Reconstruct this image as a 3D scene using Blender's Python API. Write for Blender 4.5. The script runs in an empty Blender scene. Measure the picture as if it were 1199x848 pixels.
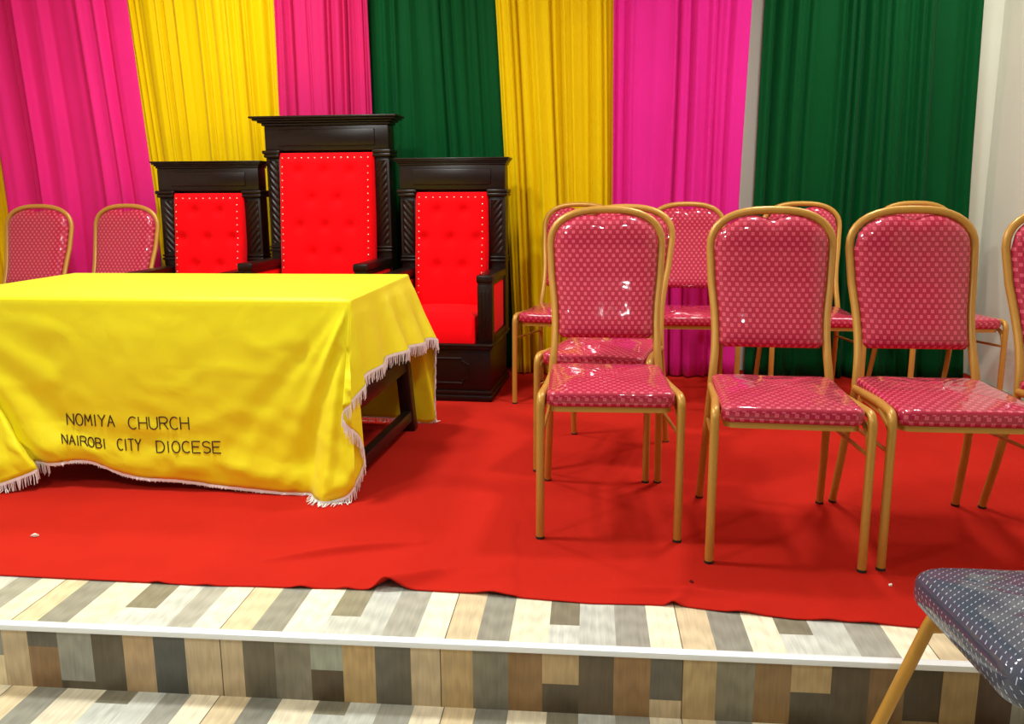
import bpy, bmesh, math, random
from mathutils import Vector, Matrix, noise
from mathutils.bvhtree import BVHTree

SC = bpy.context.scene
COL = SC.collection
PI = math.pi

# ------------------------------------------------------------------ camera
F_PX, PITCH, YAW, ROLL, EYE = 989.05, 11.2115, 5.2301, -0.2685, 0.9724
def make_camera():
    pi, ya, ro = (math.radians(v) for v in (PITCH, YAW, ROLL))
    fwd = Vector((-math.sin(ya)*math.cos(pi), math.cos(ya)*math.cos(pi), -math.sin(pi)))
    r = Vector((math.cos(ya), math.sin(ya), 0)); u = r.cross(fwd)
    r2 = r*math.cos(ro) + u*math.sin(ro); u2 = u*math.cos(ro) - r*math.sin(ro)
    cd = bpy.data.cameras.new('camera'); co = bpy.data.objects.new('camera', cd); COL.objects.link(co)
    m = Matrix((r2, u2, -fwd)).transposed().to_4x4(); m.translation = (0, 0, EYE)
    co.matrix_world = m
    cd.sensor_width = 36; cd.sensor_fit = 'HORIZONTAL'; cd.lens = F_PX/1199*36
    cd.clip_start = .02; cd.clip_end = 60
    SC.camera = co
make_camera()

# ------------------------------------------------------------------ light and exposure
SC.view_settings.view_transform = 'Standard'
SC.view_settings.look = 'None'
SC.view_settings.exposure = 0.1
SC.view_settings.gamma = 1.0
SC.view_settings.use_curve_mapping = False
W = bpy.data.worlds.new('world'); SC.world = W; W.use_nodes = True
W.node_tree.nodes['Background'].inputs[0].default_value = (.92, .98, 1, 1)
W.node_tree.nodes['Background'].inputs[1].default_value = .12
def lamp(name, loc, power, size, col=(.95, 1, .97), spread=PI):
    d = bpy.data.lights.new(name, 'AREA'); d.shape = 'DISK'; d.size = size; d.energy = power; d.color = col; d.spread = spread
    o = bpy.data.objects.new(name, d); COL.objects.link(o); o.location = loc
    return o
lamp('overhead_light', (-1.3, 2.3, 2.56), 46, .34)
lamp('overhead_light', (-1.75, 3.7, 2.56), 25, .3)
lamp('overhead_light', (.7, 2.95, 2.56), 25, .26)
lamp('overhead_light', (1.6, 3.8, 2.56), 13, .26)  # added fill brightening the right wall and white strip, not a known fixture
lamp('overhead_light', (-1.8, .4, 2.56), 30, .3)
lamp('overhead_light', (.38, .15, 2.5), 14, .10)

# ------------------------------------------------------------------ helpers
def lin(c):
    f = lambda v: v/12.92 if v <= .04045 else ((v+.055)/1.055)**2.4
    return tuple(f(v/255) for v in c) + (1,)

class MB:
    """collects geometry of ONE mesh"""
    def __init__(s): s.v = []; s.f = []; s.uv = {}; s.mat = {}
    def add(s, vs, fs, uvs=None):
        o = len(s.v); s.v += [Vector(p) for p in vs]
        for i, f in enumerate(fs):
            k = len(s.f); s.f.append([o+a for a in f])
            if uvs: s.uv[k] = [uvs[a] for a in f]
        return s
    def box(s, lo, hi, bev=0.0, m=None, seg=2):
        bm = bmesh.new(); bmesh.ops.create_cube(bm, size=1)
        c = [(a+b)/2 for a, b in zip(lo, hi)]; d = [abs(b-a) for a, b in zip(lo, hi)]
        for v in bm.verts: v.co = Vector((c[0]+v.co.x*d[0], c[1]+v.co.y*d[1], c[2]+v.co.z*d[2]))
        if bev: bmesh.ops.bevel(bm, geom=bm.edges[:], offset=min(bev, min(d)*.45), segments=seg, affect='EDGES', profile=.5)
        return s.frombm(bm, m)
    def frombm(s, bm, m=None):
        bm.verts.index_update()
        s.add([(m @ v.co) if m else v.co.copy() for v in bm.verts], [[v.index for v in f.verts] for f in bm.faces]); bm.free()
        return s
    def sphere(s, c, r, sc=(1, 1, 1), u=10, v=6):
        bm = bmesh.new(); bmesh.ops.create_uvsphere(bm, u_segments=u, v_segments=v, radius=r)
        for w in bm.verts: w.co = Vector((c[0]+w.co.x*sc[0], c[1]+w.co.y*sc[1], c[2]+w.co.z*sc[2]))
        return s.frombm(bm)
    def tube(s, path, r, n=10, closed=False, rx=1.0, up=None, cap=True):
        """r: number or list; rx widens the section along the frame's first axis"""
        P = [Vector(p) for p in path]; N = len(P)
        R = r if isinstance(r, (list, tuple)) else [r]*N
        t0 = (P[1]-P[0]).normalized()
        a = Vector(up) if up else (Vector((0, 0, 1)) if abs(t0.z) < .9 else Vector((1, 0, 0)))
        a = (a - t0*a.dot(t0)).normalized()
        vs = []
        for i in range(N):
            if closed: t = (P[(i+1) % N]-P[i-1]).normalized()
            else: t = (P[min(i+1, N-1)]-P[max(i-1, 0)]).normalized()
            a = (a - t*a.dot(t)).normalized(); b = t.cross(a)
            for k in range(n):
                q = 2*PI*k/n
                vs.append(P[i] + a*(R[i]*rx*math.cos(q)) + b*(R[i]*math.sin(q)))
        fs = []
        for i in range(N if closed else N-1):
            j = (i+1) % N
            for k in range(n):
                l = (k+1) % n
                fs.append([i*n+k, i*n+l, j*n+l, j*n+k])
        if cap and not closed: fs += [list(range(n))[::-1], list(range((N-1)*n, N*n))]
        return s.add(vs, fs)
    def grid(s, fn, nu, nv, uvfn=None):
        vs = [fn(i/nu, j/nv) for j in range(nv+1) for i in range(nu+1)]
        fs = [[j*(nu+1)+i, j*(nu+1)+i+1, (j+1)*(nu+1)+i+1, (j+1)*(nu+1)+i] for j in range(nv) for i in range(nu)]
        uvs = [uvfn(i/nu, j/nv) for j in range(nv+1) for i in range(nu+1)] if uvfn else None
        return s.add(vs, fs, uvs)
    def build(s, name, mat, parent=None, smooth=True, weld=0, angle=None, solid=0, label=None):
        me = bpy.data.meshes.new(name); me.from_pydata([tuple(v) for v in s.v], [], s.f); me.update()
        if s.uv:
            l = me.uv_layers.new(name='UVMap').data
            for p in me.polygons:
                q = s.uv.get(p.index)
                if q:
                    for k, li in enumerate(p.loop_indices): l[li].uv = q[k]
        me.materials.append(mat)
        if weld:
            bm = bmesh.new(); bm.from_mesh(me); bmesh.ops.remove_doubles(bm, verts=bm.verts[:], dist=weld)
            bmesh.ops.recalc_face_normals(bm, faces=bm.faces[:]); bm.to_mesh(me); bm.free()
        if smooth:
            me.polygons.foreach_set('use_smooth', [True]*len(me.polygons))
            me.set_sharp_from_angle(angle=math.radians(angle or 40))
        o = bpy.data.objects.new(name, me); COL.objects.link(o)
        if parent: o.parent = parent
        if solid:
            m = o.modifiers.new('thickness', 'SOLIDIFY'); m.thickness = solid; m.offset = 0
        if label: o['label'] = label
        return o

def thing(name, loc, label, cat, rz=0, group=None):
    o = bpy.data.objects.new(name, None); COL.objects.link(o); o.empty_display_size = .1
    o.location = loc; o.rotation_euler = (0, 0, rz)
    return tag(o, label, cat, group)
def tag(o, label, cat, group=None, kind=None):
    if label: o['label'] = label
    if cat: o['category'] = cat
    if group: o['group'] = group
    if kind: o['kind'] = kind
    return o
def struct(o): o['kind'] = 'structure'; return o

# ------------------------------------------------------------------ materials
class NT:
    def __init__(s, name):
        s.m = bpy.data.materials.new(name); s.m.use_nodes = True; s.t = s.m.node_tree
        s.b = s.t.nodes['Principled BSDF']
    def n(s, typ, **kw):
        x = s.t.nodes.new(typ)
        for k, v in kw.items(): setattr(x, k, v)
        return x
    def l(s, a, b): s.t.links.new(a, b)
    def math(s, op, a, b=None, c=None):
        x = s.n('ShaderNodeMath', operation=op)
        for i, v in enumerate((a, b, c)):
            if v is None: continue
            if isinstance(v, (int, float)): x.inputs[i].default_value = v
            else: s.l(v, x.inputs[i])
        return x.outputs[0]
    def mix(s, fac, a, b, blend='MIX'):
        x = s.n('ShaderNodeMix', data_type='RGBA', blend_type=blend)
        for sock, v in ((x.inputs[0], fac), (x.inputs[6], a), (x.inputs[7], b)):
            if isinstance(v, (int, float)): sock.default_value = v
            elif isinstance(v, tuple): sock.default_value = v
            else: s.l(v, sock)
        return x.outputs[2]
    def noise(s, scale, detail=3, vec=None, rough=.5, mapscale=None):
        x = s.n('ShaderNodeTexNoise'); x.inputs['Scale'].default_value = scale; x.inputs['Detail'].default_value = detail
        x.inputs['Roughness'].default_value = rough
        if vec is None: vec = s.coord('Object')
        if mapscale:
            mp = s.n('ShaderNodeMapping'); mp.inputs['Scale'].default_value = mapscale; s.l(vec, mp.inputs[0]); vec = mp.outputs[0]
        s.l(vec, x.inputs['Vector']); return x.outputs[0]
    def coord(s, k): return s.n('ShaderNodeTexCoord').outputs[k]
    def bump(s, h, strength, dist=.01):
        x = s.n('ShaderNodeBump'); x.inputs['Strength'].default_value = strength; x.inputs['Distance'].default_value = dist
        s.l(h, x.inputs['Height']); return x.outputs[0]
    def set(s, **kw):
        for k, v in kw.items():
            k = {'rough': 'Roughness', 'metal': 'Metallic', 'coat': 'Coat Weight', 'coatr': 'Coat Roughness', 'sheen': 'Sheen Weight', 'spec': 'Specular IOR Level', 'col': 'Base Color', 'normal': 'Normal', 'cnormal': 'Coat Normal', 'sheenr': 'Sheen Roughness', 'trans': 'Transmission Weight'}[k]
            if isinstance(v, (int, float, tuple)): s.b.inputs[k].default_value = v
            else: s.l(v, s.b.inputs[k])
        return s

def fabric(name, col, var=.12, rough=.75, sheen=.25, scale=9, weave=900, wb=.15, spec=.25):
    t = NT(name)
    c = lin(col); d = tuple(v*(1-var) for v in c[:3]) + (1,)
    nz = t.noise(scale, 4)
    t.set(col=t.mix(nz, d, c), rough=rough, sheen=sheen, spec=spec)
    t.set(normal=t.bump(t.noise(weave, 1), wb, .001))
    return t.m
def cloth_fabric():
    t = NT('lemon_table_cloth'); c = lin((250, 240, 26))
    t.set(col=t.mix(t.noise(3, 3), tuple(v*.95 for v in c[:3])+(1,), c), rough=.5, sheen=.08, spec=.3)
    # fine creases of thin satin
    v = t.n('ShaderNodeTexVoronoi', feature='DISTANCE_TO_EDGE'); v.inputs['Scale'].default_value = 7
    d = t.n('ShaderNodeMix', data_type='VECTOR'); d.inputs[0].default_value = .12
    nz = t.n('ShaderNodeTexNoise'); nz.inputs['Scale'].default_value = 6; nz.inputs['Detail'].default_value = 4
    t.l(t.coord('Object'), nz.inputs['Vector']); t.l(t.coord('Object'), d.inputs[4]); t.l(nz.outputs[1], d.inputs[5]); t.l(d.outputs[1], v.inputs['Vector'])
    cr = t.math('MINIMUM', t.math('MULTIPLY', v.outputs[0], 9.0), 1.0)
    t.set(normal=t.bump(t.math('MULTIPLY_ADD', cr, .12, t.noise(14, 4, mapscale=(1, 1, .4))), .14, .02))
    return t.m
def plain(name, col, rough=.5, metal=0, coat=0, spec=.5, var=.1, nscale=20, bump=0):
    t = NT(name); c = lin(col); d = tuple(v*(1-var) for v in c[:3]) + (1,)
    nz = t.noise(nscale, 3)
    t.set(col=t.mix(nz, d, c), rough=rough, metal=metal, coat=coat, spec=spec)
    if bump: t.set(normal=t.bump(nz, bump, .002))
    return t.m

def curtain_mat(name, col, rough=.6):
    t = NT(name); c = lin(col)
    t.set(col=t.mix(t.noise(4, 3), tuple(v*.88 for v in c[:3])+(1,), c), rough=rough, sheen=.04, spec=.08)
    tr = t.n('ShaderNodeBsdfTranslucent'); tr.inputs[0].default_value = c
    mx = t.n('ShaderNodeMixShader'); mx.inputs[0].default_value = .08
    out = t.t.nodes['Material Output']
    t.l(t.b.outputs[0], mx.inputs[1]); t.l(tr.outputs[0], mx.inputs[2]); t.l(mx.outputs[0], out.inputs[0])
    return t.m

def weave_mat(name, base, spot, deep, px=.0245, py=.0150, cheb=.0047, ring=.0020, dash=False):
    """brocade of small square motifs in staggered rows under clear plastic wrap"""
    t = NT(name)
    sep = t.n('ShaderNodeSeparateXYZ'); t.l(t.coord('UV'), sep.inputs[0])
    v = t.math('DIVIDE', sep.outputs[1], py); row = t.math('FLOOR', v); fv = t.math('SUBTRACT', t.math('SUBTRACT', v, row), .5)
    u = t.math('ADD', t.math('DIVIDE', sep.outputs[0], px), t.math('MULTIPLY', t.math('FLOORED_MODULO', row, 2.0), .5))
    fu = t.math('SUBTRACT', t.math('FRACT', u), .5)
    du = t.math('MULTIPLY', t.math('ABSOLUTE', fu), px); dv = t.math('MULTIPLY', t.math('ABSOLUTE', fv), py)
    if dash:
        skew = t.math('ADD', t.math('MULTIPLY', fu, px), t.math('MULTIPLY', fv, py*.9))
        du = t.math('MULTIPLY', t.math('ABSOLUTE', skew), 2.2)
    d = t.math('MAXIMUM', du, dv)
    m1 = t.math('LESS_THAN', d, cheb); m2 = t.math('GREATER_THAN', d, ring)
    m = t.math('MULTIPLY', m1, t.math('MULTIPLY_ADD', m2, .45, .55))
    # fine vertical thread lines between the motifs
    ln = t.math('LESS_THAN', t.math('ABSOLUTE', t.math('SUBTRACT', t.math('FRACT', t.math('DIVIDE', sep.outputs[0], px/4)), .5)), .14)
    c0 = t.mix(t.math('MULTIPLY', ln, .55), lin(base), lin(deep))
    t.set(col=t.mix(m, c0, lin(spot)), rough=.6, spec=.3, coat=1.0, coatr=.05)
    # the plastic wrap: long soft creases and small puckers
    cr = t.math('ADD', t.noise(5, 2), t.math('MULTIPLY', t.noise(18, 2), .10))
    t.set(cnormal=t.bump(cr, .45, .02))
    return t.m

M = {}
M['pink'] = curtain_mat('pink_curtain_cloth', (246, 44, 138))
M['rose'] = curtain_mat('rose_curtain_cloth', (222, 40, 112))
M['magenta'] = curtain_mat('magenta_curtain_cloth', (240, 40, 155))
M['yellow'] = curtain_mat('yellow_curtain_cloth', (246, 208, 0))
M['green'] = curtain_mat('green_curtain_cloth', (0, 78, 34))
M['cloth'] = cloth_fabric()
M['fringe'] = plain('white_fringe_thread', (252, 250, 248), .8)
M['thread'] = plain('brown_embroidery_thread', (70, 35, 5), .8)
M['carpet'] = fabric('red_felt_carpet', (194, 38, 26), var=.2, rough=1.0, spec=.06, sheen=.0, scale=5, weave=350, wb=.4)
M['wood'] = plain('dark_varnished_wood', (30, 10, 6), .34, coat=0, spec=.35, var=.45, nscale=30)
M['tablewood'] = plain('dark_table_wood', (34, 20, 14), .35, var=.4)
M['velvet'] = fabric('scarlet_velvet', (250, 3, 16), var=.08, rough=.8, sheen=.03, scale=6, spec=.08)
M['stud'] = plain('brass_nailhead', (245, 205, 180), .25, metal=.6)
M['gold'] = plain('gold_painted_steel', (198, 146, 60), .36, metal=.2, var=.14)
M['rubber'] = plain('dark_rubber', (40, 30, 22), .8)
M['weave'] = weave_mat('crimson_brocade_under_plastic', (180, 10, 58), (220, 86, 112), (130, 4, 40))
M['blueweave'] = weave_mat('blue_brocade_under_plastic', (54, 61, 82), (176, 184, 204), (38, 43, 68), px=.0150, py=.0105, cheb=.0024, ring=.0002, dash=True)
M['wall'] = plain('cream_wall_paint', (241, 240, 222), .7, var=.05, nscale=3)
M['ceil'] = plain('white_ceiling_paint', (235, 233, 225), .8, var=.03, nscale=3)
M['alu'] = plain('aluminium_step_nosing', (248, 251, 255), .25, metal=.0, var=.05)
M['paper'] = plain('white_paper', (240, 232, 215), .8)

def plank_mat():
    t = NT('wood_print_tiles')
    at = t.n('ShaderNodeAttribute', attribute_name='plank')
    uv = t.coord('UV')
    g1 = t.noise(1, 4, uv, .6, (95, 5, 1)); g2 = t.noise(1, 5, uv, .65, (260, 9, 1))
    wv = t.n('ShaderNodeTexWave', wave_type='RINGS'); wv.inputs['Scale'].default_value = 2.0; wv.inputs['Distortion'].default_value = 6; wv.inputs['Detail'].default_value = 2
    mp = t.n('ShaderNodeMapping'); mp.inputs['Scale'].default_value = (14, 2.2, 1); t.l(uv, mp.inputs[0]); t.l(mp.outputs[0], wv.inputs[0])
    g = t.math('MULTIPLY_ADD', g1, .62, t.math('MULTIPLY_ADD', g2, .38, t.math('MULTIPLY', wv.outputs[1], .16)))
    g = t.math('ADD', g, .44)
    gc = t.n('ShaderNodeCombineColor'); [t.l(g, gc.inputs[i]) for i in range(3)]
    t.set(col=t.mix(1.0, at.outputs[0], gc.outputs[0], 'MULTIPLY'), rough=.32, spec=.45)
    return t.m
M['plank'] = plank_mat()

# ------------------------------------------------------------------ the setting
STEP = .1544; NOSE = 1.6868; BACKY = 4.735; RIGHTX = 2.07; LEFTX = -3.95
def wall(name, lo, hi, mat): return struct(MB().box(lo, hi).build(name, mat, smooth=False))
wall('wall_back', (LEFTX-.1, BACKY, -STEP), (RIGHTX+.1, BACKY+.1, 2.6), M['wall'])
wall('wall_right', (RIGHTX, -3.0, -STEP), (RIGHTX+.1, BACKY, 2.6), M['wall'])
wall('wall_left', (LEFTX-.1, -3.0, -STEP), (LEFTX, BACKY, 2.6), M['wall'])
wall('ceiling', (LEFTX-.1, -3.0, 2.6), (RIGHTX+.1, BACKY+.1, 2.7), M['ceil'])

# wood-print tiles: strips of seven printed planks per tile
CR, TA, GR, PA, DK, BR, DG, LG = (240, 228, 200), (226, 206, 168), (146, 144, 132), (206, 208, 198), (94, 84, 68), (142, 110, 76), (82, 80, 74), (166, 164, 152)
def rows_tread():
    seams = [-1.337, -1.275, -1.2, -1.105, -1.027, -.96, -.899, -.831, -.757, -.684, -.597, -.525, -.455, -.378, -.31, -.239, -.166, -.08, -.011, .07, .145, .214, .287, .365, .437, .512, .592, .675, .752, .82]
    kinds = ['tan', 'grey', 'cream', 'short', 'pale', 'grey2', 'cream', 'tan', 'grey', 'cream', 'short', 'pale', 'grey2', 'cream', 'tan', 'grey', 'cream', 'short', 'pale', 'grey2', 'cream', 'tan', 'grey', 'cream', 'short', 'pale', 'grey2', 'cream', 'tan']
    cyc = ['tan', 'grey', 'cream', 'short', 'pale', 'grey2', 'cream']
    a = seams[0]; k = 6
    while a > LEFTX: 
        seams.insert(0, a-.0665); kinds.insert(0, cyc[k % 7]); a -= .0665; k -= 1
    a = seams[-1]; k = 1
    while a < RIGHTX:
        seams.append(a+.0745); kinds.append(cyc[k % 7]); a += .0745; k += 1
    return seams, kinds
RND = random.Random(5)
def jit(c, a=.05):
    k = 1+RND.uniform(-a, a); return tuple(min(255, v*k) for v in c)
KC = dict(tan=TA, grey=GR, cream=CR, pale=PA, grey2=LG)
def planks(name, quads):
    """quads: (four corners, colour, uv origin)"""
    mb = MB(); cols = []
    for k, (q, c) in enumerate(quads):
        L = (Vector(q[3])-Vector(q[0])).length; wd = (Vector(q[1])-Vector(q[0])).length
        ou, ov = RND.uniform(0, 30), RND.uniform(0, 30)
        mb.add(q, [[0, 1, 2, 3]], [(ou, ov), (ou+wd, ov), (ou+wd, ov+L), (ou, ov+L)]); cols.append(c)
    o = mb.build(name, M['plank'], smooth=False)
    at = o.data.color_attributes.new('plank', 'FLOAT_COLOR', 'CORNER')
    for p in o.data.polygons:
        for li in p.loop_indices: at.data[li].color = lin(cols[p.index])
    return struct(o)
def lay(seams, kinds, z, y0, y1, split, flip=False):
    Q = []
    for i, k in enumerate(kinds):
        a, b = seams[i], seams[i+1]
        def q(u, v, c): Q.append((((a, u, z), (b, u, z), (b, v, z), (a, v, z)), jit(c)))
        if k == 'short':
            q(y0, split, PA); q(split, y1, (138, 132, 112))
        else: q(y0, y1, KC[k])
    return Q
se, ki = rows_tread()
def grout(seams, kinds, z, y0, y1):
    return [(((seams[i]-.001, y0, z), (seams[i]+.001, y0, z), (seams[i]+.001, y1, z), (seams[i]-.001, y1, z)), (92, 80, 62)) for i, k in enumerate(kinds) if k == 'tan']
planks('floor_stage', lay(se, ki, 0, NOSE, BACKY, NOSE+.105)+grout(se, ki, .0004, NOSE, BACKY))
lo = lay(se, ki, -STEP, NOSE-.46, NOSE, NOSE-.05)
# a tile of the lower floor that differs: its planks end short of the step
for y in range(1, 12): lo += lay(se, ki, -STEP, NOSE-.46*(y+1), NOSE-.46*y, NOSE-.46*y-.3)
planks('floor', lo+grout(se, ki, -STEP+.0004, -3, NOSE))
rs = [-1.41, -1.349, -1.286, -1.213, -1.13, -1.054, -.981, -.906, -.846, -.77, -.696, -.613, -.539, -.465, -.384, -.317, -.245, -.166, -.091, -.011, .065, .144, .213, .285, .366, .442, .525, .604, .677, .751, .825, .896, .97]
T2, K2, W2 = (194, 172, 138), (96, 90, 80), (152, 150, 140)
# (upper colour, lower colour, share of the upper)
rk = [(GR, TA, .5), (T2, T2, 1), (K2, BR, .33), (W2, DK, .87), (DK, DK, 1), ((188, 156, 116), T2, 1), (DG, DG, 1), (T2, T2, 1), (T2, T2, 1), ((106, 98, 82), K2, 1), ((132, 124, 108), K2, 1), ((156, 158, 142), (84, 68, 48), .5), ((190, 156, 104), T2, 1), ((104, 96, 82), K2, 1), (T2, T2, 1), ((184, 156, 112), T2, 1), ((128, 122, 106), GR, 1), ((140, 106, 66), BR, 1), ((184, 154, 110), (88, 74, 56), .55), ((96, 80, 58), DK, 1), ((152, 116, 76), BR, 1), (K2, T2, .72), ((182, 156, 112), T2, 1), ((134, 126, 106), GR, 1), ((140, 108, 66), BR, 1), ((180, 152, 106), (88, 76, 58), .5), ((92, 78, 58), DK, 1), ((128, 98, 62), BR, 1), ((70, 58, 42), (150, 126, 88), .86), ((160, 134, 90), T2, 1), ((72, 50, 30), DK, 1), (GR, GR, 1)]
Q = []
a = rs[0]
def rq(a, b, u, v, c): Q.append((((a, NOSE, u), (b, NOSE, u), (b, NOSE, v), (a, NOSE, v)), c))
for i, (c1, c2, sh) in enumerate(rk):
    zs = -STEP*sh
    rq(rs[i], rs[i+1], zs, 0, c1)
    if sh < 1: rq(rs[i], rs[i+1], -STEP, zs, c2)
x = rs[0]
while x > LEFTX: rq(x-.07, x, -STEP, 0, RND.choice([T2, K2, BR, W2, DG])); x -= .07
x = rs[-1]
while x < RIGHTX: rq(x, x+.07, -STEP, 0, RND.choice([T2, K2, BR, W2, DG])); x += .07
for gx in (-.822, -.317, .213, .751): Q.append((((gx-.001, NOSE-.0004, -STEP), (gx+.001, NOSE-.0004, -STEP), (gx+.001, NOSE-.0004, 0), (gx-.001, NOSE-.0004, 0)), (70, 58, 42)))
planks('wall_step_riser', Q)
nb = MB().box((LEFTX, NOSE-.006, -.011), (RIGHTX, NOSE+.019, .0035), .003)
struct(nb.build('trim_1', M['alu']))

# ------------------------------------------------------------------ red carpet
EDGE = [(-4.2, 1.93), (-1.522, 1.927), (-1.237, 1.92), (-1.089, 1.917), (-.96, 1.913), (-.828, 1.919), (-.713, 1.919), (-.631, 1.924), (-.543, 1.924), (-.455, 1.932), (-.393, 1.931), (-.263, 1.925), (-.168, 1.913), (-.093, 1.906), (.011, 1.897), (.155, 1.902), (.236, 1.90), (.333, 1.88), (.378, 1.877), (.485, 1.858), (.581, 1.856), (.693, 1.849), (.768, 1.84), (1.2, 1.80), (2.2, 1.75)]
def interp(tab, x):
    for (a, b), (c, d) in zip(tab, tab[1:]):
        if x <= c: return b+(d-b)*max(0, (x-a))/(c-a)
    return tab[-1][1]
BUMPS = [(-.50, .026, .026), (-.23, .008, .035), (.211, .014, .016), (.37, .006, .035), (-1.089, .005, .02), (-.713, .007, .022), (-.96, .004, .02), (.56, .005, .03), (.65, .004, .03), (-.6, .005, .018)]
RIDGES = [((-.85, 2.07), (-.46, 2.215), .020, .013), ((-.5, 1.92), (-.36, 2.04), .026, .022), ((.05, 1.975), (.36, 1.968), .013, .016), ((-.32, 2.02), (-.2, 2.04), .004, .02), ((-1.3, 3.3), (1.2, 3.25), .003, .02)]
def segd(p, a, b):
    d = (b[0]-a[0], b[1]-a[1]); t = max(0, min(1, ((p[0]-a[0])*d[0]+(p[1]-a[1])*d[1])/(d[0]**2+d[1]**2)))
    return math.hypot(p[0]-a[0]-d[0]*t, p[1]-a[1]-d[1]*t), t
def carpet_z(x, y):
    e = interp(EDGE, x)
    z = .0042 + .0012*noise.noise((x*5, y*5, 1.3))
    for bx, h, w in BUMPS: z += h*math.exp(-((x-bx-(y-e)*.5)/w)**2)*math.exp(-max(0, y-e)/.06)
    for a, b, h, w in RIDGES:
        d, t = segd((x, y), a, b); z += h*math.exp(-(d/w)**2)*math.sin(PI*min(max(t, .06), .94))**.6
    sx = -.168-(y-1.913)*.09 + .006*math.sin(y*30)
    if y < 2.55: z += .005*(1/(1+math.exp((x-sx)/.0035)))*math.exp(-max(0, sx-x)/.09)*min(1, (2.55-y)/.2)
    return max(z, .0036)
xs = sorted(set([LEFTX+.03+(i/90)*(-1.6-LEFTX) for i in range(90)] + [-1.57+i*.0085 for i in range(300)] + [1.0+i*.05 for i in range(21)] + [2.05]))
xs = [x for x in xs if x <= RIGHTX-.01]
ys = [i*.0055/2.8 for i in range(72)]+[.1414+(1-.1414)*(i/50) for i in range(1, 51)]
mb = MB()
for v in ys:
    for x in xs:
        e = interp(EDGE, x); y = e+(4.72-e)*v; mb.v.append(Vector((x, y, carpet_z(x, y))))
n = len(xs)
mb.f = [[j*n+i, j*n+i+1, (j+1)*n+i+1, (j+1)*n+i] for j in range(len(ys)-1) for i in range(n-1)]
cp = mb.build('red_carpet', M['carpet'], angle=70)
sm = cp.modifiers.new('thickness', 'SOLIDIFY'); sm.thickness = .003; sm.offset = -1
tag(cp, 'red felt carpet with rucked front edge covering the stage floor', 'carpet')
CZ = .0046

# ------------------------------------------------------------------ curtains
def curtain(name, label, mat, left, right, n, amp, seed, y0, flare=.05, ztop=2.5, zlo=.012, broad=.5):
    R = random.Random(seed); ph = [R.uniform(0, 6.28) for _ in range(8)]
    wv = [R.uniform(.6, 1.4) for _ in range(8)]
    def fn(u, v):
        z = zlo+(ztop-zlo)*v
        a, b = interp(left, z), interp(right, z)
        sway = .10*math.sin(z*1.3+ph[6])+.08*math.sin(z*2.9+ph[7])
        warp = u + .034*math.sin(2*PI*(1.9*wv[0]*u)+ph[0]) + .022*math.sin(2*PI*(4.3*wv[1]*u)+ph[1]) + .010*math.sin(2*PI*(9.1*wv[2]*u)+ph[4])
        f = broad*math.sin(2*PI*n*.31*warp+ph[2]+sway)
        a1 = .5+.5*math.sin(2*PI*2.3*wv[3]*u+ph[5]); a2 = .5+.5*math.sin(2*PI*3.1*wv[4]*u+ph[1])
        c1 = abs(math.sin(PI*n*warp+ph[3]+sway)); c2 = abs(math.sin(PI*n*1.73*warp+ph[7]-sway))
        f -= (.5+.9*a1)*(1.1*c1**1.6-.5) + .55*a2*(c2**1.5-.5)
        A = amp*(.75+.35*(1-v))
        y = y0 + A*f - flare*max(0, 1-z/1.1)**2
        x = a+(b-a)*u + .004*math.sin(z*2.3+u*9+ph[2])
        return Vector((x, y, z))
    o = MB().grid(fn, int(n*16), 30).build(name, mat, angle=180, solid=.002)
    return tag(o, label, 'curtain', 'stage backdrop curtains')
V = lambda x: [(0, x), (2.6, x)]
# profiles are (height, x)
curtain('stage_curtain', 'orange-yellow curtain sliver at the far left edge behind the first patterned chair', M['yellow'], [(0, -3.75), (2.6, -3.9)], [(0, -3.24), (.5, -3.29), (1.2, -3.34), (2.5, -3.50)], 8, .03, 3, 4.69)
curtain('stage_curtain', 'bright pink curtain swept to the right behind the two chairs left of the thrones', M['pink'], [(0, -3.27), (.5, -3.31), (1.2, -3.33), (2.5, -3.42)], [(0, -2.43), (.55, -2.425), (.95, -2.43), (2.0, -2.50), (2.5, -2.56)], 8, .03, 11, 4.63, broad=.7)
curtain('stage_curtain', 'yellow pleated curtain behind the left throne', M['yellow'], [(0, -2.42), (.95, -2.46), (2.0, -2.53), (2.5, -2.58)], [(0, -1.66), (2.5, -1.66)], 15, .026, 23, 4.69, 0)
curtain('stage_curtain', 'rose pink narrow curtain rising behind the tall middle throne', M['rose'], V(-1.69), V(-1.18), 11, .024, 31, 4.65, 0)
curtain('stage_curtain', 'dark green curtain between the tall throne and the right throne', M['green'], V(-1.2), [(0, -.41), (1.16, -.445), (2, -.50), (2.5, -.53)], 8, .022, 41, 4.69, 0)
curtain('stage_curtain', 'yellow curtain directly right of the right throne', M['yellow'], [(0, -.40), (.22, -.41), (1.16, -.46), (2, -.51), (2.5, -.54)], [(0, .14), (.9, .13), (2, .11), (2.5, .10)], 12, .028, 53, 4.64, .1)
curtain('stage_curtain', 'magenta curtain left of the narrow white wall strip', M['magenta'], [(0, .12), (2.5, .11)], [(0, .79), (.87, .782), (2, .797), (2.5, .805)], 9, .028, 67, 4.62, .1)
curtain('stage_curtain', 'wide dark green curtain nearest the cream side wall', M['green'], [(0, .84), (.87, .856), (2, .870), (2.5, .878)], [(0, 1.96), (.87, 1.945), (2, 1.91), (2.5, 1.895)], 15, .028, 71, 4.62, .08)

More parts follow.
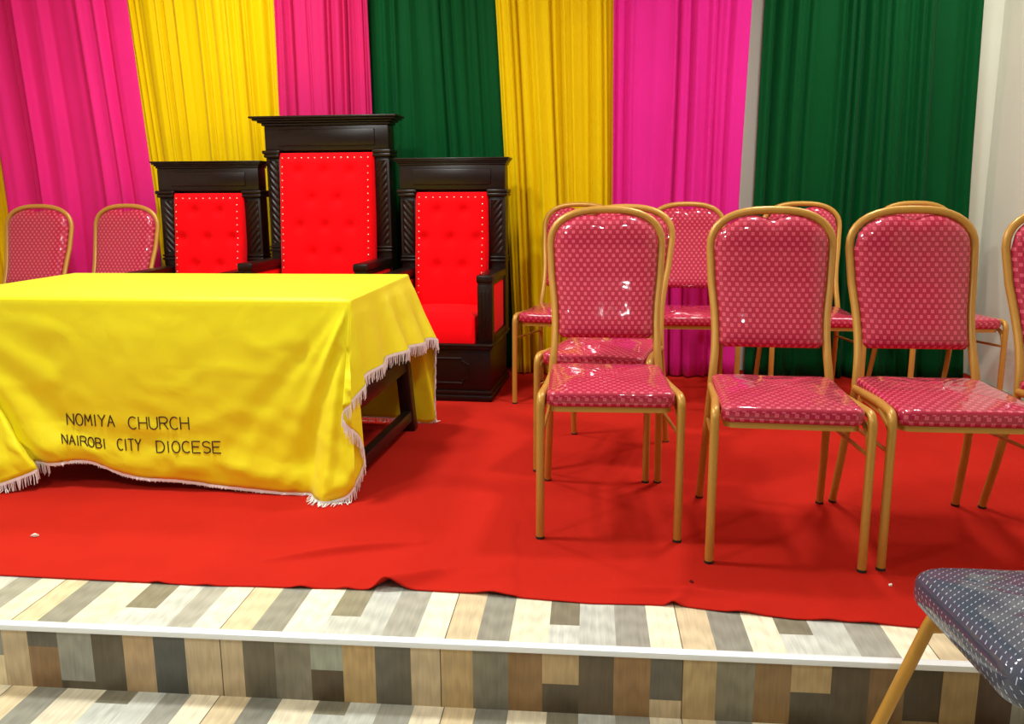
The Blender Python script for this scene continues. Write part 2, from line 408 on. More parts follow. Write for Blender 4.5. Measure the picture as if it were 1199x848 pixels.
# ------------------------------------------------------------------ thrones
def rounded_grid_block(mb, fn, nu, nv, back):
    """front surface fn(u,v) closed by its border pulled to back(u,v)"""
    o = len(mb.v)
    mb.grid(fn, nu, nv)
    ring = [(i, 0) for i in range(nu+1)] + [(nu, j) for j in range(1, nv+1)] + [(i, nv) for i in range(nu-1, -1, -1)] + [(0, j) for j in range(nv-1, 0, -1)]
    b = len(mb.v)
    for i, j in ring: mb.v.append(Vector(back(i/nu, j/nv)))
    L = len(ring)
    for k in range(L):
        a, c = ring[k], ring[(k+1) % L]
        mb.f.append([o+c[1]*(nu+1)+c[0], o+a[1]*(nu+1)+a[0], b+k, b+(k+1) % L])
    mb.f.append([b+k for k in range(L)])

NAIL = [None]
def throne(label, loc, rz, hw, armz, ctop, zfr, ztop, seatz, ov, dep=.56):
    """hw half width; ctop top of the back cushion; zfr top of the frieze; ztop top of the cornice"""
    t = thing('throne_chair', loc, label, 'throne', rz, 'carved wooden thrones')
    wd = M['wood']; pw = .085 if hw < .3 else .077; ci = hw-pw+.002          # pilaster width, inner half width
    b = MB()
    b.box((-hw+.012, .025, .045), (hw-.012, dep-.02, .25), .004)
    b.box((-hw, .0, 0), (hw, dep, .03), .008).box((-hw+.006, .012, .028), (hw-.006, dep-.01, .05), .006)
    b.box((-hw+.002, .008, .25), (hw-.002, dep-.01, .264), .004).box((-hw-.004, .002, .262), (hw+.004, dep-.005, .278), .006)
    b.build('base', wd, t)
    pm = MB(); xi = hw-.12; z0, z1 = .085, .205
    ch = .03
    P = [(-xi, z0), (xi-ch, z0), (xi-ch, z0+.012), (xi, z0+ch), (xi, z1-ch), (xi-ch, z1-.012), (xi-ch, z1), (-xi+ch, z1), (-xi+ch, z1-.012), (-xi, z1-ch), (-xi, z0)]
    pm.tube([(x, .024, z) for x, z in P[:-1]], .006, 8, closed=True)
    pm.build('panel_moulding', wd, t)
    # seat cushion
    s = MB(); sw = ci-.004; sd0, sd1 = .02, .40
    def top(u, v):
        e = 1-(abs(2*u-1))**8; g = 1-(abs(2*v-1))**8
        return Vector(((2*u-1)*sw, sd0+(sd1-sd0)*v, .278+(seatz-.278)*(.86+.14*(e*g)**.5) + .012*math.sin(PI*u)*math.sin(PI*v)))
    rounded_grid_block(s, top, 20, 16, lambda u, v: ((2*u-1)*sw, sd0+(sd1-sd0)*v, .278))
    s.build('seat_cushion', M['velvet'], t, angle=65)
    # tufted back cushion, leaning back
    bz0, bz1 = seatz-.02, ctop; yb0, yb1 = .37, dep-.115
    H = bz1-bz0
    rows = int((H-.04)/.137); btn = []
    for r in range(rows):
        z = bz1-.095-r*.137
        k = (2, 3)[(r + (1 if hw > .3 else 0)) % 2]
        for i in range(k): btn.append(((i-(k-1)/2)*.135, z))
    def bc(u, v):
        x = (2*u-1)*(ci-.002); z = bz0+H*v
        y = yb0+(yb1-yb0)*v
        e = (1-abs(2*u-1)**10)*(1-abs(2*v-1)**14)
        d = .012+.024*max(e, 0)**.5
        rim = min(1, min(ci-abs(x), bz1-z)/.035)
        d += .012*rim*rim
        for bx, zz in btn:
            q = math.hypot(x-bx, z-zz); d -= .019*math.exp(-(q/.026)**2)+.004*math.exp(-(q/.06)**2)
        return Vector((x, y-d, z))
    c = MB(); rounded_grid_block(c, bc, 44, 60, lambda u, v: ((2*u-1)*(ci-.002), yb0+(yb1-yb0)*v+.03, bz0+H*v))
    cu = c.build('back_cushion', M['velvet'], t, angle=65)
    for bx, zz in btn:
        p = bc((bx/(ci-.002)+1)/2, (zz-bz0)/H)
        MB().sphere((p.x, p.y+.001, p.z), .0075, (1, .6, 1)).build('tufting_button', M['velvet'], cu)
    m = .026
    pts = [(-ci+m, bz0+.08+i*.034) for i in range(int((H-.08-m)/.034))]
    top_n = int((2*ci-2*m)/.034)
    pts += [(ci-m, z) for _, z in pts] + [(-ci+m+i*(2*ci-2*m)/top_n, bz1-m) for i in range(top_n+1)]
    for q, (x, z) in enumerate(pts):
        p = bc((x/(ci-.002)+1)/2, (z-bz0)/H)
        if NAIL[0] is None: nl = NAIL[0] = MB().sphere((0, 0, 0), .0042, (1, .7, 1), 8, 5).build('nailhead', M['stud'], cu)
        else: nl = NAIL[0].copy(); COL.objects.link(nl); nl.parent = cu
        nl.location = (p.x, p.y-.001, p.z)
    MB().box((-ci, dep-.075, .27), (ci, dep-.03, zfr), .003).build('back_board', wd, t)
    # carved pilasters
    for sx in (-1, 1):
        p = MB(); x0, x1 = sx*(hw-pw), sx*hw
        a, bb = min(x0, x1), max(x0, x1)
        p.box((a, dep-.12, .27), (bb, dep-.02, ctop), .004)
        p.box((a-.004, dep-.135, armz+.03), (bb+.004, dep-.015, armz+.044), .005).box((a-.004, dep-.132, armz+.05), (bb+.004, dep-.015, armz+.06), .004)
        p.box((a-.006, dep-.14, ctop-.022), (bb+.012 if sx > 0 else bb, dep-.01, ctop-.004), .006)
        p.box((a-.012 if sx < 0 else a-.006, dep-.145, ctop-.004), (bb+.014 if sx > 0 else bb+.006, dep-.01, ctop+.014), .006)
        po = p.build('pilaster', wd, t)
        cz0, cz1 = armz+.075, ctop-.04; cx = (a+bb)/2; cwid = pw-.022
        def rope(u, v):
            x = (u-.5)*cwid; z = cz0+(cz1-cz0)*v
            h = math.sqrt(max(0, 1-(2*u-1)**2))
            tw = abs(math.sin((z*1.0-x*sx*1.2)*PI/.036))
            return Vector((cx+x, dep-.119-.012*h*(.35+.65*tw), z))
        MB().grid(rope, 14, int((cz1-cz0)/.004)).build('rope_carving', wd, po, angle=60)
    # crest
    k = MB(); 
    k.box((-hw, dep-.125, ctop+.012), (hw, dep-.02, zfr), .004)
    k.box((-hw+.07, dep-.131, ctop+.035), (hw-.07, dep-.12, zfr-.018), .005)
    k.build('frieze', wd, t)
    g = MB(); dz = ztop-zfr
    for i, (q, e) in enumerate(((0, .18), (.3, .45), (.55, .78), (.78, 1))):
        e *= ov
        z0 = zfr+dz*q; z1 = zfr+dz*(.3, .55, .78, 1)[i]
        g.box((-hw-e, dep-.125-e, z0), (hw+e, dep-.015, z1+.001), .004)
    g.build('cornice', wd, t)
    # arms
    for sx in (-1, 1):
        xo = sx*hw; xi_ = sx*(hw-.078)
        a, bb = min(xo, xi_), max(xo, xi_)
        arm = MB().box((a, .03, armz-.04), (bb, dep-.11, armz), .009).box((a+.006, .036, armz-.052), (bb-.006, dep-.11, armz-.038), .003).build('armrest', wd, t)
        f = MB().box((a+.004, .035, .277), (bb-.004, .105, armz-.045), .005)
        for i in range(3): f.box((a+.016+i*.017, .031, .31), (a+.026+i*.017, .04, armz-.075), .004)
        f.build('arm_post', wd, t)
        MB().box((a+.012, .1, .30), (bb-.012, dep-.115, armz-.05), .012, seg=3).build('arm_panel', M['velvet'], t, label='red upholstered arm panel')
        MB().box((a+.002, .1, .277), (bb-.002, dep-.11, .305), .004).build('arm_rail', wd, t)
    return t
throne('right throne with low crest and open red seat, beside the yellow curtain', (-.720, 3.885, CZ), math.radians(-3), .272, .60, .982, 1.115, 1.151, .42, .024)
throne('tallest throne in the middle, its crest above both others', (-1.366, 3.90, CZ), math.radians(-3), .328, .650, 1.182, 1.318, 1.362, .44, .058)
throne('low left throne next to the patterned chairs and the pink curtain', (-1.978, 3.89, CZ), math.radians(0), .272, .605, .982, 1.109, 1.144, .42, .026)

# ------------------------------------------------------------------ table
XL, XR, YF, YB, ZT = -2.19, -.745, 2.58, 3.43, .65
tb = thing('altar_table', ((XL+XR)/2, (YF+YB)/2, CZ), 'dark wooden table frame under the lemon yellow cloth', 'table')
hx, hy = (XR-XL)/2-.005, (YB-YF)/2-.008
MB().box((-hx, -hy, .612), (hx, hy, .638), .004).build('table_top', M['tablewood'], tb)
def splay(m, sx):          # the rear legs stand a little further out at the floor
    for v in m.v: v.x += sx*.052*(v.y+hy)/(2*hy)*max(0, 1-v.z/.6)
    return m
for sx in (-1, 1):
    for sy in (-1, 1):
        cx, cy = sx*(hx-.040), sy*(hy-.045)
        splay(MB().box((cx-.027, cy-.027, 0), (cx+.027, cy+.027, .613), .004), sx).build('leg', M['tablewood'], tb)
for sy in (-1, 1): MB().box((-hx+.06, sy*(hy-.045)-.012, .52), (hx-.06, sy*(hy-.045)+.012, .612), .003).build('apron', M['tablewood'], tb)
for sx in (-1, 1):
    x = sx*(hx-.035)
    MB().box((x-.012, -hy+.06, .52), (x+.012, hy-.06, .612), .003).build('apron', M['tablewood'], tb)
    splay(MB().box((x-.016, -hy+.06, .255), (x+.016, hy-.06, .315), .003), sx).build('side_rail', M['tablewood'], tb)
    splay(MB().box((x-.018, -hy+.06, .045), (x+.018, hy-.06, .088), .003), sx).build('foot_rail', M['tablewood'], tb)

# the cloth: a continuous skirt between the rim of the top and the hem
hF = YF-.012
ST = [  # (rim x, rim y, hem x, hem y, hem z, outward x, outward y)
 (XL, YB-.02, XL-.06, YB, .30, -1, 0), (XL, 3.0, XL-.07, 3.0, .33, -1, 0), (XL, YF+.05, XL-.06, YF+.05, .33, -1, 0),
 (XL, YF, XL-.03, 2.53, .25, -.7, -.7), (XL, YF, -2.13, 2.47, .09, -.5, -.8), (XL, YF, -2.05, 2.49, .018, -.3, -1), (XL, YF, -1.965, 2.525, .03, 0, -1),
 (XL+.01, YF, -1.895, 2.52, .05, 0, -1), (XL+.02, YF, -1.83, 2.55, .076, 0, -1), (XL+.04, YF, -1.87, 2.60, .085, 0, -1), (XL+.12, YF, -1.80, 2.592, .088, 0, -1),
 (XL+.35, YF, -1.672, 2.605, .095, 0, -1), (XL+.58, YF, -1.527, 2.60, .050, 0, -1), (XL+.78, YF, -1.379, 2.592, .040, 0, -1), (XL+.95, YF, -1.232, 2.592, .026, 0, -1),
 (XL+1.12, YF, -1.087, 2.585, .016, 0, -1), (XL+1.28, YF, -.956, 2.58, .011, 0, -1), (XL+1.36, YF, -.90, 2.575, .012, 0, -1),
 (XR-.04, YF, -.872, 2.535, .012, 0, -1), (XR-.02, YF, -.835, 2.50, .012, 0, -1), (XR-.005, YF, -.80, 2.515, .013, .1, -1), (XR, YF, -.757, 2.535, .037, .3, -1), (XR, YF, -.722, 2.575, .124, .6, -.7),
 (XR, YF, -.726, 2.56, .205, .6, -.8), (XR, YF, -.752, 2.515, .262, .4, -1), (XR, YF, -.762, 2.50, .305, .3, -1), (XR, YF, -.735, 2.535, .345, .5, -.8), (XR, YF, -.712, 2.58, .375, .8, -.5),
 (XR, YF+.02, -.708, 2.61, .405, 1, 0), (XR, YF+.22, -.695, 2.80, .418, 1, 0), (XR, YF+.42, -.675, 3.0, .418, 1, 0), (XR, YF+.62, -.66, 3.2, .405, 1, 0), (XR, YB-.03, -.64, 3.40, .39, 1, 0),
 (XR, YB, -.645, 3.455, .33, .7, .7), (XR, YB, -.652, 3.475, .22, .6, .8), (XR, YB, -.655, 3.48, .1, .5, .9), (XR, YB, -.66, 3.475, .015, .3, 1), (XR-.01, YB, -.745, 3.47, .012, 0, 1),
 (XR-.08, YB, -.831, 3.45, .034, 0, 1), (XR-.3, YB, -1.05, 3.46, .036, 0, 1), (XR-.7, YB, -1.45, 3.45, .04, 0, 1), (XR-1.1, YB, -1.85, 3.46, .035, 0, 1), (XL+.02, YB, -2.15, 3.46, .03, 0, 1),
 (XL, YB, -2.24, 3.47, .02, -.7, .7), (XL, YB, -2.26, 3.46, .15, -.9, .4), (XL, YB-.02, XL-.06, YB, .30, -1, 0)]
def cloth_station(s):
    """catmull-rom along the stations, s in [0, len-1]"""
    n = len(ST)-1; i = min(int(s), n-1); t = s-i
    p0, p1, p2, p3 = ST[max(i-1, 0)], ST[i], ST[i+1], ST[min(i+2, n)]
    out = []
    for k in range(7):
        a, b, c, d = p0[k], p1[k], p2[k], p3[k]
        if k < 2: out.append(b+(c-b)*t)
        else: out.append(.5*((2*b)+(c-a)*t+(2*a-5*b+4*c-d)*t*t+(3*b-a-3*c+d)*t**3))
    return out
def cloth_pt(s, t):
    rx, ry, hx_, hy_, hz, ox, oy = cloth_station(s)
    ol = math.hypot(ox, oy) or 1; ox /= ol; oy /= ol
    z = ZT+(hz-ZT)*t
    x = rx+(hx_-rx)*t; y = ry+(hy_-ry)*t
    f = min(1, t*5)
    hz = max(hz, 0)
    d = .006*f + .0045*f*noise.noise((x*4+y*2, y*5, z*1.6)) + .0022*f*noise.noise((x*17, y*17, z*11))
    if oy < -.9 and x < XR:        # long soft folds that fan out from the right front corner
        ang = math.atan2(XR+.03-x, ZT+.05-z); r = math.hypot(XR-x, ZT-z)
        w = math.exp(-(r/.6)**2)*min(1, r/.14)*math.exp(-(ang/.75)**4)
        d += .013*w*math.sin(ang*15+.6)+.007*w*math.sin(ang*33)
        bl = z-hz-.055-.02*math.sin(x*9)
        d += .020*math.exp(-(bl/.045)**2)*(.75+.6*noise.noise((x*7, 2, 0)))       # slack belly over the hem
        d += .007*max(0, 1-abs(noise.noise((x*9+z*7, z*13-x*3, 5)))*5)*math.exp(-(bl/.10)**2)
        d += .0035*f*max(0, 1-abs(noise.noise((x*4+z*2, z*6-x*2, 9)))*7)
        if x < -1.75: d += .012*f*math.sin(10*math.atan2(x-XL+.02, ZT+.03-z)*2+1)*t
        d += .004*f*math.sin(z*60+x*25)*max(0, noise.noise((x*6, z*6, 7)))
    if z > .5: d = max(d, .003)
    if ox > .9: d += .012*f*math.sin(y*26)*t + .010*math.exp(-((y-2.98)/.05)**2)*t
    return Vector((x+ox*d, y+oy*d, max(z + .002*(1-f), .006)))
mb = MB(); NS, NTT = (len(ST)-1)*9, 34
ZR = ZT+.004
NR = 5
def skirt(u, v):
    q = u*(len(ST)-1); j = round(v*(NTT+NR))
    if j >= NR: return cloth_pt(q, (j-NR)/NTT*.985+.015)
    p = cloth_pt(q, .015); st_ = cloth_station(min(q, len(ST)-1.001)); c = Vector((min(max(st_[0], XL+.012), XR-.012), min(max(st_[1], YF+.012), YB-.012), ZT+.003))
    a = j/NR*PI/2
    return Vector((c.x+(p.x-c.x)*math.sin(a), c.y+(p.y-c.y)*math.sin(a), p.z+(c.z-p.z)*math.cos(a)))
mb.grid(skirt, NS, NTT+NR)
sk_end = len(mb.v)
mb.grid(lambda u, v: Vector((XL+.011+(XR-XL-.022)*u, YF+.011+(YB-YF-.022)*v, ZT+.003+.0012*noise.noise((u*9, v*5, 3))*math.sin(PI*u)*math.sin(PI*v))), 60, 36)
cloth = mb.build('tablecloth', M['cloth'], angle=60)
tag(cloth, 'lemon yellow tablecloth with white fringe draped over the table', 'tablecloth')
sm = cloth.modifiers.new('thickness', 'SOLIDIFY'); sm.thickness = .0015; sm.offset = 0
# fringe along the hem
fr = MB(); R = random.Random(8)
s = 0.0; hem = []
total = 0; prev = cloth_pt(0, 1)
K = (len(ST)-1)*60
for i in range(1, K+1):
    p = cloth_pt(i/60, 1)
    L = (p-prev).length; total += L; prev = p
    if total >= .0042:
        total = 0
        st = cloth_station(min(i/60, len(ST)-1.001)); o = Vector((st[5], st[6], 0)).normalized()
        drop = .041+R.uniform(-.008, .008)
        front = abs(o.y+1) < .05 and -1.8 < p.x < -.9
        if front: drop *= .22
        e = Vector((p.x+R.uniform(-.005, .005), p.y+R.uniform(-.004, .004), p.z-drop))
        m = (p+e)/2 + Vector((R.uniform(-.002, .002), R.uniform(-.003, .003), 0))
        if e.z < CZ+.003:
            short = CZ+.003-e.z; e.z = CZ+.003+R.uniform(0, .004); sg = .3 if front else 1.0
            e += o*short*sg + Vector((R.uniform(-.012, .012), R.uniform(-.006, .006), 0)); m.z = max(m.z, CZ+.004)
        fr.tube([p+o*.001, m+o*.001, e], [.0019, .0016, .0010], 4)
# woven heading of the fringe
hd = MB(); hd.grid(lambda u, v: cloth_pt(u*(len(ST)-1), 1.0)+Vector((0, 0, .004-.010*v))+Vector((cloth_station(u*(len(ST)-1.001))[5], cloth_station(u*(len(ST)-1.001))[6], 0)).normalized()*.0022, NS, 2)
fr.add(hd.v, hd.f)
fr.build('fringe', M['fringe'], cloth, label='white thread fringe')
# embroidered lettering, stitched as strokes onto the front of the cloth
bm = bmesh.new(); bm.from_mesh(cloth.data); BVH = BVHTree.FromBMesh(bm)
def on_front(x, z):
    h = BVH.ray_cast(Vector((x, 2.2, z)), Vector((0, 1, 0)))
    for _ in range(2):      # follow the cloth where it hangs further back
        if h[0]: q = h[0].y/2.55; h = BVH.ray_cast(Vector((x*q, 2.2, EYE+(z-EYE)*q)), Vector((0, 1, 0)))
    return h[0]+Vector((0, -.0018, 0)) if h[0] else Vector((x, YF-.02, z))
arc = lambda cx, cy, rx, ry, a0, a1, n=9: [(cx+rx*math.cos(math.radians(a0+(a1-a0)*i/n)), cy+ry*math.sin(math.radians(a0+(a1-a0)*i/n))) for i in range(n+1)]
GL = {'N': [[(0, 0), (0, 1), (1, 0), (1, 1)]], 'O': [arc(.5, .5, .5, .5, 90, 450, 16)], 'M': [[(0, 0), (.1, 1), (.5, .35), (.9, 1), (1, 0)]], 'I': [[(.5, 0), (.5, 1)]],
 'Y': [[(0, 1), (.5, .5), (1, 1)], [(.5, .5), (.4, 0)]], 'A': [[(0, 0), (.5, 1), (1, 0)], [(.2, .38), (.8, .38)]], 'C': [arc(.55, .5, .55, .5, 50, 310, 12)], 'H': [[(0, 0), (0, 1)], [(1, 0), (1, 1)], [(0, .52), (1, .52)]],
 'U': [[(0, 1), (0, .35)]+arc(.5, .35, .5, .35, 180, 360, 8)+[(1, 1)]], 'R': [[(0, 0), (0, 1), (.6, 1)]+arc(.6, .75, .38, .25, 90, -90, 8)+[(0, .5)], [(.5, .5), (1, 0)]], 'T': [[(0, 1), (1, 1)], [(.5, 1), (.5, 0)]],
 'D': [[(0, 0), (0, 1), (.4, 1)]+arc(.4, .5, .6, .5, 90, -90, 10)+[(0, 0)]], 'E': [[(1, 1), (0, 1), (0, 0), (1, 0)], [(0, .52), (.8, .52)]],
 'S': [[(.95, .85)]+arc(.5, .76, .45, .24, 40, 250, 8)+arc(.5, .26, .48, .26, 80, -140, 8)], 'B': [[(0, 0), (0, 1), (.5, 1)]+arc(.5, .76, .4, .24, 90, -90, 7)+[(0, .52)], [(.5, .52)]+arc(.5, .26, .48, .26, 90, -90, 7)+[(0, 0)]]}
PXM = 2.55/989.05
def px2front(x, y):        # picks the spot on the front of the cloth
    return -1.709+(x-77)*.422/145, .2655-(y-485)*.00259+(x-77)*.00004
def word(w, x0, x1, ytop, ybot, slope=0):
    lt = MB()
    wid = [.42 if c == 'I' else 1 for c in w]; gap = .28
    tot = sum(wid)+gap*(len(w)-1); k = (x1-x0)/tot; x = x0
    for c, cw in zip(w, wid):
        for st in GL[c]:
            pts = []
            for q in range(len(st)):
                pts.append(st[q])
                if q+1 < len(st):
                    a, b = st[q], st[q+1]; nsub = 4 if math.hypot(a[0]-b[0], a[1]-b[1]) > .3 else 1
                    for i in range(1, nsub): pts.append((a[0]+(b[0]-a[0])*i/nsub, a[1]+(b[1]-a[1])*i/nsub))
            path = []
            for (u, v) in pts:
                ux = x+(u if c != 'I' else (u-.29)*1)*k*(1 if c != 'I' else 1) if c != 'I' else x+cw*k*.5
                yy = ybot+(ytop-ybot)*v+slope*(ux-x0)
                path.append(on_front(*px2front(ux, yy)))
            if len(path) > 1: lt.tube(path, .0021, 6)
        x += (cw+gap)*k
    lt.build('lettering', M['thread'], cloth, label='dark brown embroidered word ' + w)
word('NOMIYA', 78, 134, 482, 497, .04)
word('CHURCH', 150.5, 221, 486, 502, 0)
word('NAIROBI', 69, 121, 509, 522, .12)
word('CITY', 135, 163, 515, 530, .01)
word('DIOCESE', 181, 256, 517.5, 532.5, 0)
bm.free()

# ------------------------------------------------------------------ banquet chairs
def yback(z): return interp([(.0, .504), (.40, .405), (.45, .415), (.52, .442), (.60, .475), (.70, .511), (.80, .537), (.87, .546), (.95, .550)], z)
def wback(z): return interp([(.40, .172), (.45, .168), (.50, .1635), (.56, .1625), (.62, .166), (.70, .1755), (.76, .179), (.80, .1815), (.82, .1815), (.95, .1815)], z)
def spine(zl, n_arc=18):
    """back frame path from the left foot of the hoop over the arch to the right"""
    L = []
    z = zl
    while z < .805: L.append((-wback(z), z)); z += .03
    rx, rz = .1815, .111
    A = []
    for i in range(n_arc+1):
        q = PI-PI*i/n_arc
        c, s_ = math.cos(q), math.sin(q)
        A.append((rx*math.copysign(abs(c)**.78, c), .807+rz*abs(s_)**.86))
    pts = L+A+[(-x, z) for x, z in reversed(L)]
    return [(x, yback(z), z) for x, z in pts]
def rrect(hw0, hw1, y0, y1, r, n=7):
    """rounded trapezoid outline, counter-clockwise"""
    P = []
    for (cx, cy, a0) in ((hw0-r, y0+r, -90), (hw1-r, y1-r, 0), (-hw1+r, y1-r, 90), (-hw0+r, y0+r, 180)):
        for i in range(n+1):
            a = math.radians(a0+90*i/n); P.append((cx+r*math.cos(a), cy+r*math.sin(a)))
    # extra points along straight edges
    out = []
    for i, p in enumerate(P):
        q = P[(i+1) % len(P)]; out.append(p)
        d = math.hypot(q[0]-p[0], q[1]-p[1]); k = int(d/.04)
        for j in range(1, k): out.append((p[0]+(q[0]-p[0])*j/k, p[1]+(q[1]-p[1])*j/k))
    return out
def cushion(zb, zt, hw0, hw1, y0, y1, r, crown=.012, edge=.014):
    mb = MB(); O = rrect(hw0, hw1, y0, y1, r); N = len(O)
    cx, cy = 0, (y0+y1)/2
    per = [0]
    for i in range(N): per.append(per[-1]+math.hypot(O[(i+1) % N][0]-O[i][0], O[(i+1) % N][1]-O[i][1]))
    hs = hw0
    rings = [(.97, zb), (1.0, zb+.006), (1.01, zb+.5*(zt-zb-edge))]
    for k in range(7):
        a = k/6*PI/2*.93
        rings.append((1.006-edge*(1-math.cos(a))/hs, zt-edge+edge*math.sin(a)))
    e_ = rings[-1][0]
    rings += [(e_*(1-q), zt+crown*(1-(1-q)**2.2)) for q in (.12, .3, .55, .78, .98)]
    for k, (s, z) in enumerate(rings):
        for (x, y) in O:
            pk = .0022*noise.noise((x*40, y*40, z*60)) if k >= 2 else 0
            mb.v.append(Vector((cx+(x-cx)*s, cy+(y-cy)*s, z+pk)))
    for k in range(len(rings)-1):
        for i in range(N):
            j = (i+1) % N; fi = len(mb.f)
            mb.f.append([k*N+i, k*N+j, (k+1)*N+j, (k+1)*N+i])
            if k < 3: mb.uv[fi] = [(per[i], rings[k][1]), (per[i+1], rings[k][1]), (per[i+1], rings[k+1][1]), (per[i], rings[k+1][1])]
            else: mb.uv[fi] = [(mb.v[a].x, mb.v[a].y) for a in mb.f[fi]]
    fi = len(mb.f); mb.f.append(list(range(N))[::-1])
    mb.f.append([(len(rings)-1)*N+i for i in range(N)])
    for a in (fi, fi+1): mb.uv[a] = [(mb.v[q].x, mb.v[q].y) for q in mb.f[a]]
    return mb
def back_pad():
    mb = MB(); zb = .512; nu, nv = 30, 30; g = .0118
    def ztop(u): 
        a = abs(u)
        return .798+.108*max(0, 1-a**2.564)**.43 - .015*math.exp(-(u/.20)**2)
    def pos(u, v, side):
        zt = ztop(u); z = zb+(zt-zb)*v
        hw = wback(min(z, .82))-g
        if z < .53: hw -= (0.012*(1-(z-zb)/.018)**2 if z < zb+.018 else 0)
        x = u*hw
        e = max(0, (1-abs(u)**5)*(1-abs(2*v-1)**9))
        th = .004+.030*e**.55
        y = yback(z)-.004-(th if side else -.012*e**.4)
        return Vector((x, y, z))
    uv = lambda u, v: ((2*u-1)*.175, zb+(ztop(2*u-1)-zb)*v)
    mb.grid(lambda u, v: pos(2*u-1, v, 1), nu, nv, uv)
    o = len(mb.v)
    mb.grid(lambda u, v: pos(1-2*u, v, 0), nu, nv, lambda u, v: ((1-2*u)*.175, zb+(ztop(1-2*u)-zb)*v))
    ring = [(i, 0) for i in range(nu+1)] + [(nu, j) for j in range(1, nv+1)] + [(i, nv) for i in range(nu-1, -1, -1)] + [(0, j) for j in range(nv-1, 0, -1)]
    for k in range(len(ring)):
        a, c = ring[k], ring[(k+1) % len(ring)]
        A, C_ = a[1]*(nu+1)+a[0], c[1]*(nu+1)+c[0]
        B, D = o+a[1]*(nu+1)+nu-a[0], o+c[1]*(nu+1)+nu-c[0]
        fi = len(mb.f); mb.f.append([C_, A, B, D])
        mb.uv[fi] = [(mb.v[q].x, mb.v[q].z) for q in mb.f[fi]]
    return mb
def bend(pts, n=6):
    """rounds a polyline of (point, radius)"""
    out = [Vector(pts[0][0])]
    for i in range(1, len(pts)-1):
        p, r = Vector(pts[i][0]), pts[i][1]; a, b = Vector(pts[i-1][0]), Vector(pts[i+1][0])
        u = (a-p).normalized(); w = (b-p).normalized()
        s_, e = p+u*r, p+w*r
        for k in range(n+1):
            t = k/n; out.append(s_*(1-t)**2+p*2*t*(1-t)+e*t*t)
    out.append(Vector(pts[-1][0])); return out

def banquet_chair(label, loc, rz, group):
    t = thing('banquet_chair', loc, label, 'chair', rz, group)
    g = M['gold']
    cushion(.388, .432, .1765, .174, -.002, .415, .026).build('seat', M['weave'], t, angle=60)
    fb = MB(); O = rrect(.170, .166, .010, .40, .03); N = len(O)
    for z in (.372, .390):
        for x, y in O: fb.v.append(Vector((x, y, z)))
    fb.f = [[i, (i+1) % N, N+(i+1) % N, N+i] for i in range(N)]+[list(range(N))[::-1], list(range(N, 2*N))]
    fb.build('seat_frame', g, t)
    pd = back_pad().build('backrest', M['weave'], t, angle=65)
    MB().tube(spine(.40), .0125, 12, rx=.85, up=(0, -1, 0)).build('back_frame', g, t, angle=60)
    for sx in (-1, 1):
        l = MB(); path = bend([((sx*.1945, .0, .006), 0), ((sx*.1945, .004, .418), .036), ((sx*.181, .16, .412), .05), ((sx*.1735, .40, .395), 0)])
        l.tube(path, .0118, 12, rx=1.0, up=(0, 1, 0))
        l.tube(bend([((sx*.192, .004, .315), 0), ((sx*.190, .024, .375), .03), ((sx*.184, .13, .398), 0)]), .0085, 10)
        lg = l.build('leg', g, t)
        MB().tube([(sx*.1945, 0, 0), (sx*.1945, 0, .007)], .0126, 12).build('foot_cap', M['rubber'], lg)
        l = MB(); l.tube([(sx*.172, .402, .40), (sx*.176, .425, .31), (sx*.182, .460, .16), (sx*.1876, .503, .006)], .0118, 12, rx=1.0, up=(0, 1, 0))
        lg = l.build('leg', g, t)
        MB().tube([(sx*.1876, .504, 0), (sx*.187, .501, .008)], .0126, 12).build('foot_cap', M['rubber'], lg)
        s_ = MB()
        s_.tube([(sx*.190, .006, .312), (sx*.178, .428, .285)], .0055, 8)
        s_.build('stretcher', g, t)
    return t
def copy_thing(src, label, loc, rz, group):
    r = src.copy(); COL.objects.link(r); r.location = loc; r.rotation_euler = (0, 0, rz); r['label'] = label; r['group'] = group
    for ch in list(src.children):
        c = ch.copy(); COL.objects.link(c); c.parent = r
        for gch in ch.children:
            d = gch.copy(); COL.objects.link(d); d.parent = c
    return r
FRONT, BACK = 'front row of patterned chairs', 'patterned chairs at the back curtains'
proto = banquet_chair('front row patterned chair closest to the yellow table, a second chair right behind it', (.0645, 2.282, CZ), math.radians(1.1), FRONT)
for lab, x, y, a, grp in [
    ('front row patterned chair second from the yellow table, before the white wall strip', .5235, 2.139, -3.4, FRONT),
    ('front row patterned chair third from the yellow table, before the green curtain', .965, 2.140, -.8, FRONT),
    ('front row patterned chair cut off by the right edge beside the cream wall', 1.448, 2.135, 3, FRONT),
    ('patterned chair standing close behind the front row chair nearest the table', .012, 2.831, -13.6, 'second row patterned chair'),
    ('back row patterned chair against the yellow curtain beside the right throne', -.150, 3.823, -10.8, BACK),
    ('back row patterned chair against the magenta curtain', .471, 3.785, -1.1, BACK),
    ('back row patterned chair against the green curtain beside the white wall strip', 1.010, 3.778, -2.6, BACK),
    ('back row patterned chair half hidden near the green curtain end and cream wall', 1.600, 3.763, 3.6, BACK),
    ('patterned chair at far left behind the table, against pink and orange curtains', -2.92, 3.77, 0, BACK),
    ('patterned chair behind the table next to the left throne', -2.495, 3.80, -5, BACK)]:
    copy_thing(proto, lab, (x, y, CZ), math.radians(a), grp)

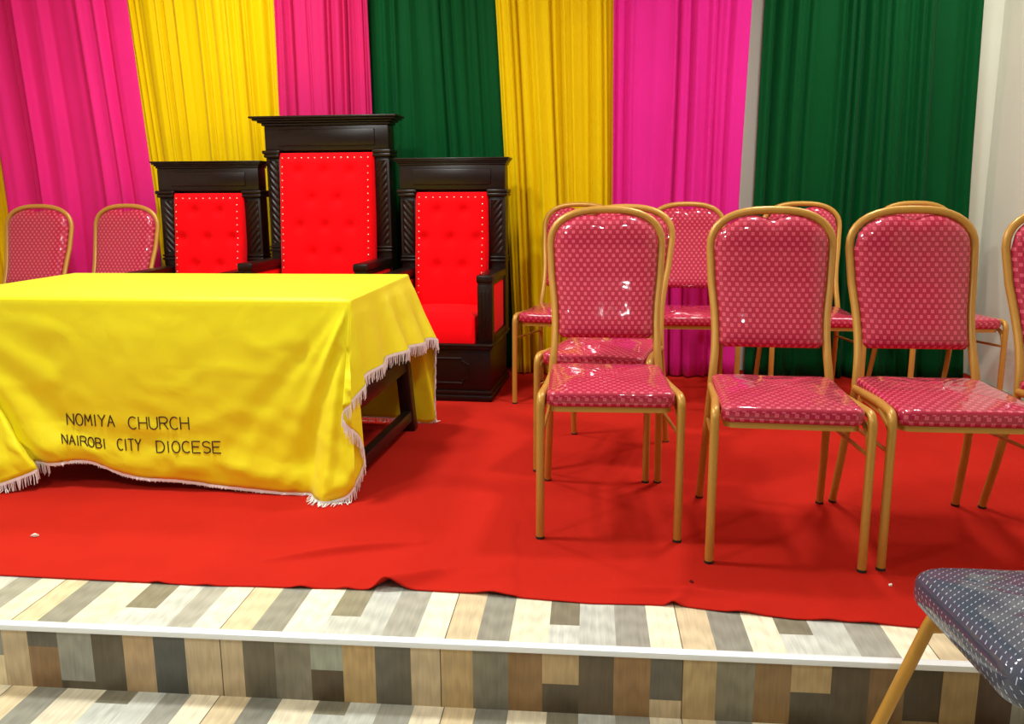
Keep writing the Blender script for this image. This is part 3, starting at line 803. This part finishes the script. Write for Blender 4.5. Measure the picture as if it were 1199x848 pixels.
# ------------------------------------------------------------------ blue chair on the lower floor
def blue_chair(loc, rz):
    t = thing('padded_chair', loc, 'blue patterned padded chair on the lower floor at the bottom right corner', 'chair', rz)
    g = M['gold']
    cushion(.374, .436, .195, .18, -.002, .41, .05, .010, .024).build('seat', M['blueweave'], t, angle=60)
    fb = MB(); O = rrect(.172, .16, .025, .385, .03); N = len(O)
    for z in (.362, .382):
        for x, y in O: fb.v.append(Vector((x, y, z)))
    fb.f = [[i, (i+1) % N, N+(i+1) % N, N+i] for i in range(N)]+[list(range(N))[::-1], list(range(N, 2*N))]
    fb.build('seat_frame', g, t)
    back_pad().build('backrest', M['blueweave'], t, angle=65)
    MB().tube(spine(.36), .0105, 10, rx=1.15, up=(0, -1, 0)).build('back_frame', g, t, angle=60)
    for sx in (-1, 1):
        MB().tube([(sx*.175, .065, .372), (sx*.175, .04, .32), (sx*.175, -.078, 0)], .0115, 10, rx=1.1, up=(0, 1, 0)).build('leg', g, t)
        MB().tube([(sx*.175, .36, .372), (sx*.177, .39, .30), (sx*.185, .50, 0)], .0115, 10, rx=1.2, up=(0, 1, 0)).build('leg', g, t)
        MB().tube([(sx*.175, .035, .318), (sx*.175, .37, .326)], .011, 10, rx=1.3).build('side_rail', g, t)
    return t
blue_chair((.622, 1.366, -STEP), math.radians(-87))

# ------------------------------------------------------------------ small litter
def scrap(name, label, pts, loc, mat, cat, h=.004):
    mb = MB(); n = len(pts); c = (sum(p[0] for p in pts)/n, sum(p[1] for p in pts)/n)
    mb.v = [Vector((x, y, 0)) for x, y in pts]+[Vector((x*.9, y*.9, h*(.4+.6*abs(math.sin(i*2.1))))) for i, (x, y) in enumerate(pts)]
    mb.f = [list(range(n))[::-1], list(range(n, 2*n))]+[[i, (i+1) % n, n+(i+1) % n, n+i] for i in range(n)]
    o = mb.build(name, mat, smooth=False); o.location = loc
    return tag(o, label, cat)
scrap('paper_scrap', 'small crumpled pale paper scrap on the carpet at far left front', [(-.012, -.004), (.002, -.007), (.012, -.002), (.009, .006), (-.004, .005)], (-1.593, 2.174, .0062), M['paper'], 'paper', .007)
scrap('paper_bit', 'tiny white bit of paper on the carpet near the blue chair', [(-.004, -.004), (.004, -.004), (.005, .003), (-.003, .005)], (.763, 2.048, .0055), M['paper'], 'paper', .005)
hp = MB().tube([(.005*math.cos(math.radians(a)), .005*math.sin(math.radians(a)), .0025) for a in range(50, 320, 20)], .0013, 6).build('plastic_ring', M['wood'])
hp.location = (.27, 2.027, .0050); tag(hp, 'tiny dark broken ring lying on the carpet before the front chairs', 'litter')
